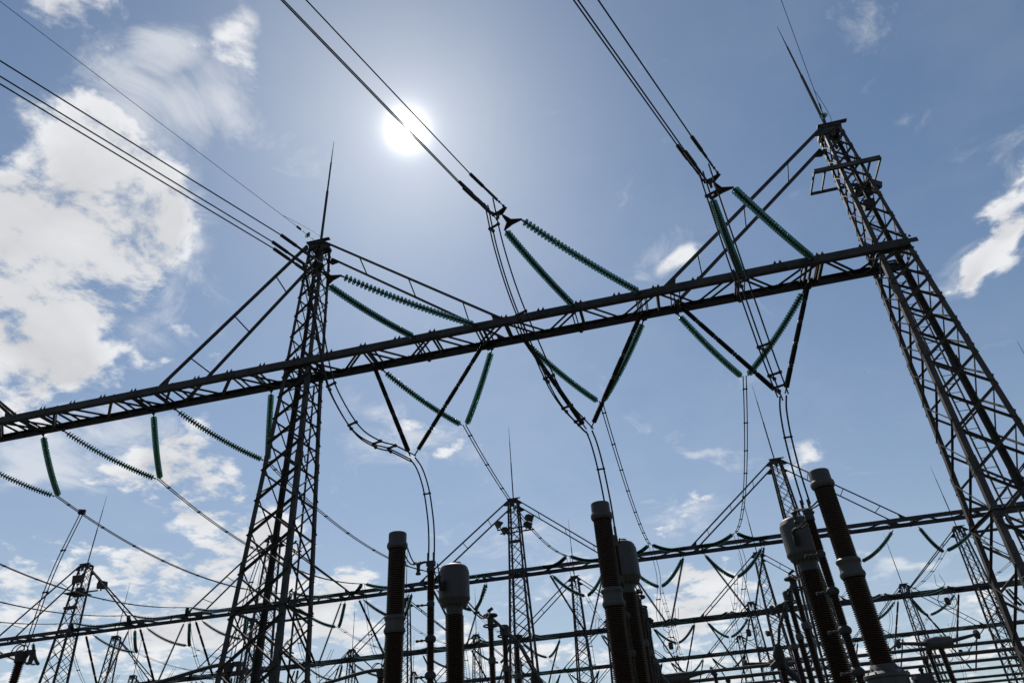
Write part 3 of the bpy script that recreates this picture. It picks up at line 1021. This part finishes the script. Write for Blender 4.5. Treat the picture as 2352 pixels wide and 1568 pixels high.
for i in range(4):
    for j in range(3):
        k = ('r', i, j)
        q = ('f', XCm[i], j)
        if k in RB and q in RC:
            bus_span(RB[k], RC[q], 1.3, 'thin bus conductor from second to third row, %s span, %s phase' % (nC[i], phase_word[j]), 'bus conductors between the second and third rows', .02, 7, .14)
for i in range(0, 6):
    for j in range(3):
        q = ('f', i + 1, j)
        if q in RD:
            bus_span(RC[('r', i, j)], RD[q], 1.3, 'thin bus conductor from third to fourth row, %s span, %s phase' % (nC[i], phase_word[j]), 'bus conductors between the third and fourth rows', .02, 6, .14)

# jumper loops and droppers under the second and third rows
for RR, Y, nm, sp in ((RB, YB, 'second', (0, 1, 2)), (RC, YC, 'third', (0, 1, 2, 3, 4, 5))):
    for i in sp:
        for j in range(3):
            f_ = RR.get(('f', i, j)); v_ = RR.get(('v', i, j)); r_ = RR.get(('r', i, j))
            if not (f_ and v_):
                continue
            p = smooth_path([f_, f_ + V((.2, .9, -2.6)), v_ + V((-.8, -1.2, .5)), v_ + V((-.1, -.1, -.15)), v_ + V((.6, .6, .3)), v_ + V((.9, 1.2, 1.6))], 6)
            bundle(p, [V((-.14, 0, 0)), V((.14, 0, 0))], .022, 'jumper loop under the %s row, %s span, %s phase' % (nm, nC[i], phase_word[j]), 'jumper_loop', 'jumper loops under the %s row' % nm, (.3, .55, .75), 'cable', 5, .06)
            q = V((v_.x, v_.y + 1.5, 7.5))
            p = smooth_path([v_, v_.lerp(q, .4) + V((.05, .1, 0)), q], 6)
            bundle(p, [V((-.14, 0, 0)), V((.14, 0, 0))], .022, 'dropper wires under the %s row, %s span, %s phase' % (nm, nC[i], phase_word[j]), 'dropper', 'droppers under the %s row' % nm, (.3, .6, .9), 'cable', 5, .055)

# ------------------------------------------------------------------ switchgear
def pedestal(t, x, y, ztop, w=.5, m_=None):
    mb = MB()
    for sx in (-1, 1):
        for sy in (-1, 1):
            mb.bar((x + sx * w, y + sy * w, GZ), (x + sx * w * .7, y + sy * w * .7, ztop), .1)
    k = 0
    z = GZ + .1
    while z < ztop - .8:
        z1 = min(z + 1.0, ztop)
        for sx, sy, tx, ty in ((-1, -1, 1, -1), (1, -1, 1, 1), (1, 1, -1, 1), (-1, 1, -1, -1)):
            mb.bar((x + sx * w * .95, y + sy * w * .95, z), (x + tx * w * .85, y + ty * w * .85, z1), .05)
        z = z1
    mb.bar((x - w, y, ztop + .04), (x + w, y, ztop + .04), w * 2, .08)
    mb.build('pedestal', m_ or FARSTEEL, t)

def porcelain(t, x, y, z0, z1, r, R, pitch, n=28, m_=None):
    mb = MB()
    mb.lathe(ribs(r, R, z0, z1, pitch), (x, y, 0), (0, 0, 1), n)
    return mb.build('porcelain_column', m_ or PORC, t, True)

PH = [-9.45, -2.05, 5.15]
for i, x in enumerate(PH):
    w_ = phase_word[i]
    # voltage transformer column: two porcelain stages, grey cap and flange, base tank
    y = 22.75
    t = thing('voltage_transformer', (x, y, GZ), 'tall two stage brown porcelain column with grey cap, %s phase' % w_, 'voltage transformer', 'tall porcelain columns in front of the post insulators')
    mb = MB()
    mb.lathe([(.24, 7.80), (.32, 7.83), (.36, 7.88), (.375, 7.96), (.36, 8.03), (.33, 8.06), (.322, 8.09), (.322, 8.38), (.31, 8.405), (.02, 8.415)], (x, y, 0), (0, 0, 1), 32)
    o = mb.build('cap', GREYP, t, True)
    mb = MB()
    mb.torus((x, y, 8.43), (0, 1, 0), .05, .015, 12, 5)
    mb.build('lifting_eye', FITTING, o)
    zf = 5.29
    porcelain(t, x, y, zf + .29, 7.81, .255, .308, .060)
    mb = MB()
    mb.lathe([(.26, zf - .31), (.33, zf - .29), (.365, zf - .23), (.365, zf - .16), (.335, zf - .10), (.32, zf - .06), (.32, zf + .10), (.335, zf + .13), (.36, zf + .17), (.36, zf + .23), (.32, zf + .28), (.26, zf + .31)], (x, y, 0), (0, 0, 1), 32)
    mb.build('middle_flange', GREYP, t, True)
    porcelain(t, x, y, 2.62, zf - .30, .265, .322, .060)
    mb = MB()
    mb.lathe([(.54, .9), (.54, 2.28), (.60, 2.29), (.60, 2.37), (.56, 2.40), (.42, 2.46), (.37, 2.56), (.33, 2.63), (.2, 2.64)], (x, y, 0), (0, 0, 1), 32)
    for k in range(14):
        a = 2 * PI * k / 14
        mb.lathe([(.025, 0), (.025, .05)], (x + .56 * math.cos(a), y + .56 * math.sin(a), 2.37), (0, 0, 1), 6)
        mb.lathe([(.022, 0), (.022, .06)], (x + .40 * math.cos(a), y + .40 * math.sin(a), 2.47), (0, 0, 1), 6)
    tank = mb.build('base_tank', GREYP, t, True)
    mb = MB()
    mb.bar((x + .86, y - .1, 1.3), (x + .86, y - .1, 2.28), .42, .4)
    mb.bar((x + .5, y, 2.0), (x + .7, y, 2.0), .1, .1)
    mb.build('terminal_box', GREYD, t)
    pedestal(t, x, y, .8, .5)
    # post insulator / arrester in three stages with small brackets
    y = 26.3
    t = thing('post_insulator', (x, y, GZ), 'slim three stage porcelain post with bracket arms holding the %s dropper' % w_, 'post insulator', 'slim porcelain posts under the near beam')
    for z0, z1 in ((6.84, 7.92), (5.60, 6.60), (4.34, 5.28), (3.06, 4.02), (.6, 2.76)):
        porcelain(t, x, y, z0, z1, .115, .150, .050, 20)
    for zc, e in ((6.72, .72), (5.44, 1.0), (4.18, 1.0), (2.91, 1.0)):
        mb = MB()
        mb.lathe([(.11, zc - .15), (.17 * e, zc - .12), (.215 * e, zc - .05), (.215 * e, zc + .04), (.16 * e, zc + .11), (.11, zc + .15)], (x, y, 0), (0, 0, 1), 18)
        mb.build('joint_flange', GREYD, t, True)
    mb = MB()
    mb.lathe([(.25, .3), (.25, .42), (.16, .60)], (x, y, 0), (0, 0, 1), 18)
    mb.build('base_flange', GREYD, t, True)
    for zc in (6.70, 5.41, 4.15, 2.88):
        mb = MB()
        mb.tube([(x - .15, y, zc), (x - .50, y - .08, zc - .01)], .036, 8)
        mb.lathe([(.055, 0), (.055, .08)], (x - .30, y - .04, zc), (-1, -.16, 0), 8)
        mb.lathe([(.055, 0), (.055, .10)], (x - .46, y - .07, zc - .01), (-1, -.16, 0), 8)
        mb.build('bracket_arm', GREYD, t, True)
    mb = MB()
    mb.lathe([(.11, 7.90), (.17, 7.94), (.17, 8.10), (.13, 8.14), (.13, 8.2)], (x, y, 0), (0, 0, 1), 16)
    mb.bar((x - .17, y, 8.28), (x + .17, y, 8.28), .2, .2)
    mb.tube(smooth_path([(x - .1, y, 8.34), (x - .3, y - .05, 8.36), (x - .58, y - .1, 8.24)], 4), .052, 8)
    mb.lathe([(.105, -.40), (.105, -.34), (.07, -.30), (.07, -.08), (.085, -.05), (.085, 0)], (x - .50, y - .1, 8.28), (0, 0, 1), 12)
    for q in (-.12, .12):
        mb.tube([(x + q, y, 8.4), (x + q, y, 8.72)], .05, 8)
    mb.build('terminal_clamp', GREYD, t, True)
    pedestal(t, x, y, .3, .35)
    # current transformer: grey inverted head on a brown porcelain column
    y = 29.3
    t = thing('current_transformer', (x, y, GZ), 'big grey domed tank on a thick ribbed brown column, %s phase' % w_, 'current transformer', 'grey headed current transformers')
    mb = MB()
    mb.lathe([(.30, 7.24), (.52, 7.27), (.60, 7.36), (.62, 7.44), (.66, 7.48), (.685, 7.52), (.69, 7.60), (.675, 7.64), (.675, 8.66), (.66, 8.74), (.635, 8.77), (.62, 8.85), (.56, 8.93), (.42, 9.0), (.02, 9.03)], (x, y, 0), (0, 0, 1), 40)
    for k in range(20):
        a = 2 * PI * k / 20
        mb.lathe([(.025, 0), (.025, .06)], (x + .51 * math.cos(a), y + .51 * math.sin(a), 7.22), (0, 0, 1), 6)
    o = mb.build('head_tank', GREYP, t, True)
    mb = MB()
    mb.lathe([(.20, 0), (.20, .05), (.02, .055)], (x + .12, y, 9.06), (0, 0, 1), 14)
    mb.bar((x - .02, y, 8.98), (x - .02, y, 9.1), .05)
    mb.bar((x + .22, y, 8.98), (x + .22, y, 9.1), .05)
    mb.torus((x - .2, y - .05, 9.06), (0, 1, 0), .07, .018, 12, 5)
    mb.build('lifting_lid', FITTING, o)
    mb = MB()
    mb.tube(smooth_path([(x - .3, y - .55, 8.1), (x - .32, y - .8, 8.06), (x - .35, y - 1.0, 8.2), (x - .25, y - 1.2, 8.24)], 5), .07, 8)
    mb.bar((x - .3, y - .62, 7.85), (x - .3, y - .8, 8.15), .2, .34)
    mb.build('primary_terminal', FITTING, o, True)
    mb = MB()
    mb.lathe([(.34, 6.86), (.36, 6.90), (.36, 6.98), (.345, 7.0), (.37, 7.2), (.40, 7.28)], (x, y, 0), (0, 0, 1), 32)
    mb.build('neck', GREYP, t, True)
    porcelain(t, x, y, 1.2, 6.88, .325, .405, .080)
    mb = MB()
    mb.lathe([(.5, .2), (.5, .9), (.55, .92), (.55, 1.0), (.38, 1.05), (.36, 1.22)], (x, y, 0), (0, 0, 1), 24)
    mb.build('base_tank', GREYP, t, True)
    pedestal(t, x, y, .2, .5)
    # short links between the three
    for a, b, lab, sg in (((x + .2, 23.0, 7.92), (x - .45, 26.05, 8.34), 'twin wire link from the tall column to the %s slim post' % w_, .28), ((x + .15, 26.4, 8.28), (x - .28, 28.1, 8.24), 'short twin link from the %s slim post to the grey tank' % w_, .15)):
        p = catenary(V(a), V(b), sg, 12)
        bundle(p, [V((-.09, 0, 0)), V((.09, 0, 0))], .026, lab, 'connection_wire', 'short links between the switchgear', (.9,), 'cable', 6, .045)
    p = smooth_path([(x + .3, 29.75, 7.6), (x + .42, 31.0, 7.35), (x + .25, 33.2, 7.5), (x + .05, 34.7, 8.1)], 7)
    bundle(p, [V((-.08, 0, 0)), V((.08, 0, 0))], .03, 'twin wire link from the %s grey tank to the ringed columns' % w_, 'connection_wire', 'short links between the switchgear', (.4, .9), 'cable', 6, .06)
    # disconnector: three ribbed columns carrying rings and a tube
    for k, y in enumerate((34.8, 37.55, 40.3)):
        word = ('nearest', 'middle', 'farthest')[k]
        t = thing('disconnector_column', (x + .1, y, GZ), 'slim two stage ribbed column topped by rings, %s of three in the %s phase' % (word, w_), 'disconnector', 'ringed disconnector columns')
        xx = x + .1
        porcelain(t, xx, y, 6.06, 7.3, .105, .150, .062, 18)
        mb = MB()
        mb.lathe([(.11, 5.70), (.16, 5.73), (.185, 5.80), (.185, 5.96), (.16, 6.03), (.11, 6.07)], (xx, y, 0), (0, 0, 1), 18)
        mb.build('joint_flange', GREYP, t, True)
        porcelain(t, xx, y, 1.6, 5.72, .125, .175, .066, 18)
        mb = MB()
        mb.lathe([(.3, 1.2), (.3, 1.4), (.17, 1.6)], (xx, y, 0), (0, 0, 1), 16)
        mb.build('base_flange', GREYD, t, True)
        if k != 2:
            mb = MB()
            mb.torus((xx, y, 7.48), (0, 0, 1), .35, .042, 28, 8)
            for q in range(3):
                a = 2 * PI * q / 3
                mb.bar((xx, y, 7.46), (xx + .34 * math.cos(a), y + .34 * math.sin(a), 7.48), .035)
            mb.build('corona_ring', ALU, t, True)
        mb = MB()
        if k == 0:
            mb.lathe([(.11, 7.28), (.15, 7.32), (.15, 7.70), (.17, 7.86), (.24, 7.90), (.35, 7.91), (.38, 7.96), (.35, 8.01), (.2, 8.03), (.05, 8.05)], (xx, y, 0), (0, 0, 1), 24)
            mb.bar((xx - .1, y - .05, 8.15), (xx + .15, y - .05, 8.3), .2, .1)
        elif k == 1:
            mb.lathe([(.12, 7.3), (.16, 7.34), (.16, 7.5), (.24, 7.55), (.25, 7.95), (.2, 8.02), (.02, 8.04)], (xx, y, 0), (0, 0, 1), 18)
        else:
            mb.lathe([(.11, 7.28), (.15, 7.32), (.15, 7.78), (.34, 7.88), (.37, 7.93), (.34, 7.98), (.2, 8.0), (.05, 8.02)], (xx, y, 0), (0, 0, 1), 24)
            mb.lathe([(.1, 7.5), (.12, 7.52), (.12, 7.95), (.1, 7.97)], (xx - .6, y, 0), (0, 0, 1), 12)
            mb.bar((xx - .6, y, 7.7), (xx, y, 7.7), .1, .12)
        mb.build('head', GREYD, t, True)
        pedestal(t, xx, y, 1.2, .3)
    t = thing('disconnector_tube', (x + .1, 34.9, 7.85), 'long thin contact tube reaching back from the ringed columns, %s phase' % w_, 'busbar', 'contact tubes on the ringed columns')
    mb = MB()
    mb.tube([(x + .12, 34.9, 7.86), (x + .12, 40.3, 7.72), (x - .05, 43.0, 7.35), (x - .1, 45.6, 6.65)], .085, 10)
    mb.build('tube', ALU, t, True)
    t = thing('switch_drive', (x - .12, 46.2, GZ), 'knuckle joint drive with stubby arms behind the ringed columns, %s phase' % w_, 'disconnector', 'knuckle drives of the disconnectors')
    mb = MB()
    mb.tube([(x - .1, 45.4, 6.75), (x - .15, 46.0, 6.35), (x - .05, 46.9, 5.8)], [.2, .34, .22], 12)
    mb.tube([(x - .05, 46.7, 5.95), (x + .75, 47.2, 5.1)], [.22, .2], 10)
    mb.tube([(x - .15, 46.1, 6.1), (x - .7, 46.1, 5.75)], [.2, .16], 10)
    mb.ball((x + .8, 47.2, 5.05), .24, 10)
    mb.build('knuckle', GREYD, t, True)
    porcelain(t, x - .05, 46.5, 1.6, 5.6, .16, .22, .075, 16)
    pedestal(t, x - .05, 46.5, 1.5, .3)

# left yard: staggered posts carrying tube busbars
for k, (x, y, z) in enumerate(((-35.2, 32.7, 8.55), (-28.2, 41.3, 8.5), (-21.1, 48.6, 8.45))):
    w_ = ('leftmost', 'middle', 'right-hand')[k]
    t = thing('post_insulator', (x, y, GZ), '%s ribbed post in the left yard with looped wires on its head' % w_, 'post insulator', 'looped posts in the left yard')
    porcelain(t, x, y, 4.2, z - .55, .17, .24, .085, 20)
    porcelain(t, x, y, 1.2, 3.9, .18, .25, .085, 20)
    mb = MB()
    mb.lathe([(.19, 3.88), (.27, 3.95), (.27, 4.15), (.19, 4.22)], (x, y, 0), (0, 0, 1), 16)
    mb.build('joint_flange', GREYD, t, True)
    mb = MB()
    mb.lathe([(.3, 1.0), (.3, 1.1), (.19, 1.22)], (x, y, 0), (0, 0, 1), 16)
    mb.build('base_flange', GREYD, t, True)
    mb = MB()
    mb.lathe([(.18, z - .56), (.28, z - .5), (.28, z - .3), (.34, z - .15), (.34, z + .02), (.2, z + .1)], (x, y, 0), (0, 0, 1), 16)
    mb.bar((x + .1, y, z - .05), (x + .75, y, z - .05), .2, .24)
    mb.bar((x + .7, y, z - .5), (x + .7, y, z - .05), .18, .18)
    mb.bar((x + .5, y, z - .62), (x + .78, y, z - .52), .14, .12)
    mb.build('head', FITTING, t, True)
    for q in (0, 1):
        mb = MB()
        c = V((x - .25, y - .1 + .25 * q, z))
        mb.tube([c + V((.42 * math.cos(a), 0, .42 * math.sin(a))) for a in [PI * i / 10 for i in range(11)]], .03, 6)
        mb.build('wire_loop', CABLE, t, True)
    pedestal(t, x, y, 1.0, .35)
    t = thing('busbar_tube', (x, y, z - .05), 'curved tube busbar running left from the %s looped post' % w_, 'busbar', 'tube busbars in the left yard')
    mb = MB()
    mb.tube(smooth_path([(x + .1, y, z - .02), (x - 1.0, y, z - .03), (x - 2.6, y, z - .25), (x - 7.5, y, z - 1.05)], 5), .12, 10)
    mb.build('tube', GREYD, t, True)
    src = LY[k].lerp(RB[('f', 1, k)], (.075, .40, .69)[k]) - V((0, 0, 6.0 * (.075, .40, .69)[k] * (1 - (.075, .40, .69)[k])))
    p = smooth_path([src, src.lerp(V((x + .1, y, z + .1)), .5) + V((.0, -.25, .1)), V((x + .12, y, z + .1))], 8)
    t = bundle(p, [V((-.12, 0, 0)), V((.12, 0, 0))], .029, 'twin wire dropper down to the %s looped post' % w_, 'dropper', 'droppers in the left yard', (.35, .65), 'cable', 6, .06)
    mb = MB()
    mb.bar(src + V((-.16, -.1, .1)), src + V((.16, .1, .1)), .24, .26)
    mb.build('tee_clamp', FITTING, t)

# right yard: parallel tube busbars on posts
PIPES = [(62.0, 7.95), (66.8, 7.95), (72.4, 7.95), (79.2, 8.0), (86.6, 8.0), (92.0, 8.0)]
for k, (y, z) in enumerate(PIPES):
    t = thing('busbar_tube', (20, y, z), 'long straight tube busbar low in the right yard, %s counted from the top one' % nC[k], 'busbar', 'parallel tube busbars in the right yard')
    x0 = (-2.5, -2.0, -1.0, 0.0, 4.0, 6.0)[k]
    mb = MB()
    mb.tube([(x0, y, z), (60, y, z)], .13, 10)
    mb.build('tube', ALU, t, True)
    mb = MB()
    mb.ball((x0, y, z), .2, 10)
    mb.build('end_ball', ALU, t, True)
    for q, x in enumerate((1.6 + 1.1 * k, 17.5 + .9 * k, 30.5 + .8 * k, 46.0)):
        t = thing('post_insulator', (x, y, GZ), 'thin ribbed post under the %s tube busbar, %s along it' % (nC[k], nC[q]), 'post insulator', 'posts under the right tube busbars')
        porcelain(t, x, y, 4.2, z - .35, .13, .19, .1, 12)
        porcelain(t, x, y, 1.2, 3.9, .14, .2, .1, 12)
        mb = MB()
        mb.lathe([(.15, 3.85), (.22, 3.95), (.22, 4.15), (.15, 4.25)], (x, y, 0), (0, 0, 1), 12)
        mb.build('joint_flange', GREYD, t, True)
        mb = MB()
        mb.lathe([(.14, z - .36), (.22, z - .32), (.22, z - .2), (.1, z - .1)], (x, y, 0), (0, 0, 1), 12)
        mb.build('tube_clamp', GREYD, t, True)
        pedestal(t, x, y, 1.1, .3)

# hanging contact rings and pantograph heads
def hanging_ring(x, y, z, zt, label, r=.75):
    t = thing('contact_ring', (x, y, z), label, 'contact ring', 'hanging contact rings')
    mb = MB()
    mb.torus((x, y, z), (.25, 1, 0), r, .035, 28, 6)
    mb.bar((x - r, y + r * .24, z), (x + r, y - r * .24, z), .04)
    mb.build('ring', GREYD, t, True)
    mb = MB()
    mb.lathe([(.02, -.42), (.2, -.36), (.24, -.2), (.24, .1), (.2, .25), (.02, .3)], (x, y, z), (0, 0, 1), 14)
    mb.build('counterweight', PORC, t, True)
    mb = MB()
    mb.tube([(x, y, z + r), (x, y, z + r + .4)], .035, 6)
    for q in (-.4, .4):
        mb.tube([(x, y, z + r + .4), (x + q, y, z + r + .75)], .03, 5)
        mb.tube([(x + q, y, z + r + .75), (x + q * .5, y, zt)], .02, 5)
    mb.build('hanger', FITTING, t, True)
hanging_ring(-1.7, 74.5, 12.2, 15.8, 'hanging wheel-like contact ring with dark weight behind the middle columns')
hanging_ring(5.9, 74.5, 12.6, 15.8, 'hanging wheel-like contact ring with dark weight beside the right ringed columns')
hanging_ring(24.2, 74.5, 13.4, 15.8, 'hanging contact ring beside the big right tower')
hanging_ring(31.0, 104.0, 12.5, 16.0, 'left one of two distant hanging rings low on the right', .95)
hanging_ring(33.0, 104.0, 12.6, 16.0, 'right one of two distant hanging rings low on the right', .95)
hanging_ring(-66.2, 75.0, 10.6, 14.4, 'left one of two hanging rings low on the left', .8)
hanging_ring(-63.6, 75.0, 10.9, 14.4, 'right one of two hanging rings low on the left', .8)

def breaker(x, y, z, label, ang=.2):
    t = thing('circuit_breaker', (x, y, GZ), label, 'circuit breaker', 'T shaped breakers in the right yard')
    d = V((math.cos(ang), math.sin(ang), .04))
    c = V((x, y, z))
    mb = MB()
    mb.lathe([(.2, -1.0), (.38, -.9), (.40, -.3), (.45, 0), (.40, .3), (.38, .9), (.2, 1.0)], c, d, 14)
    mb.build('drive_housing', GREYP, t, True)
    for s_ in (-1, 1):
        mb = MB()
        mb.tube([c + d * s_ * .9, c + d * s_ * 2.9 + V((0, 0, .25))], [.16, .1], 10)
        mb.lathe([(.12, 0), (.32, .05), (.34, .2), (.12, .3)], c + d * s_ * 2.85 + V((0, 0, .25)), d * s_, 14)
        mb.build('contact_arm', GREYD, t, True)
    porcelain(t, x, y, 1.5, z - .35, .17, .24, .1, 14)
    pedestal(t, x, y, 1.4, .35)
breaker(7.3, 66.5, 8.6, 'grey T shaped breaker head between the middle and right columns')
breaker(-1.4, 66.0, 8.2, 'grey T shaped breaker head just right of the middle columns')
breaker(18.0, 60.6, 8.1, 'grey T shaped breaker head at the level of the top tube near the right tower')
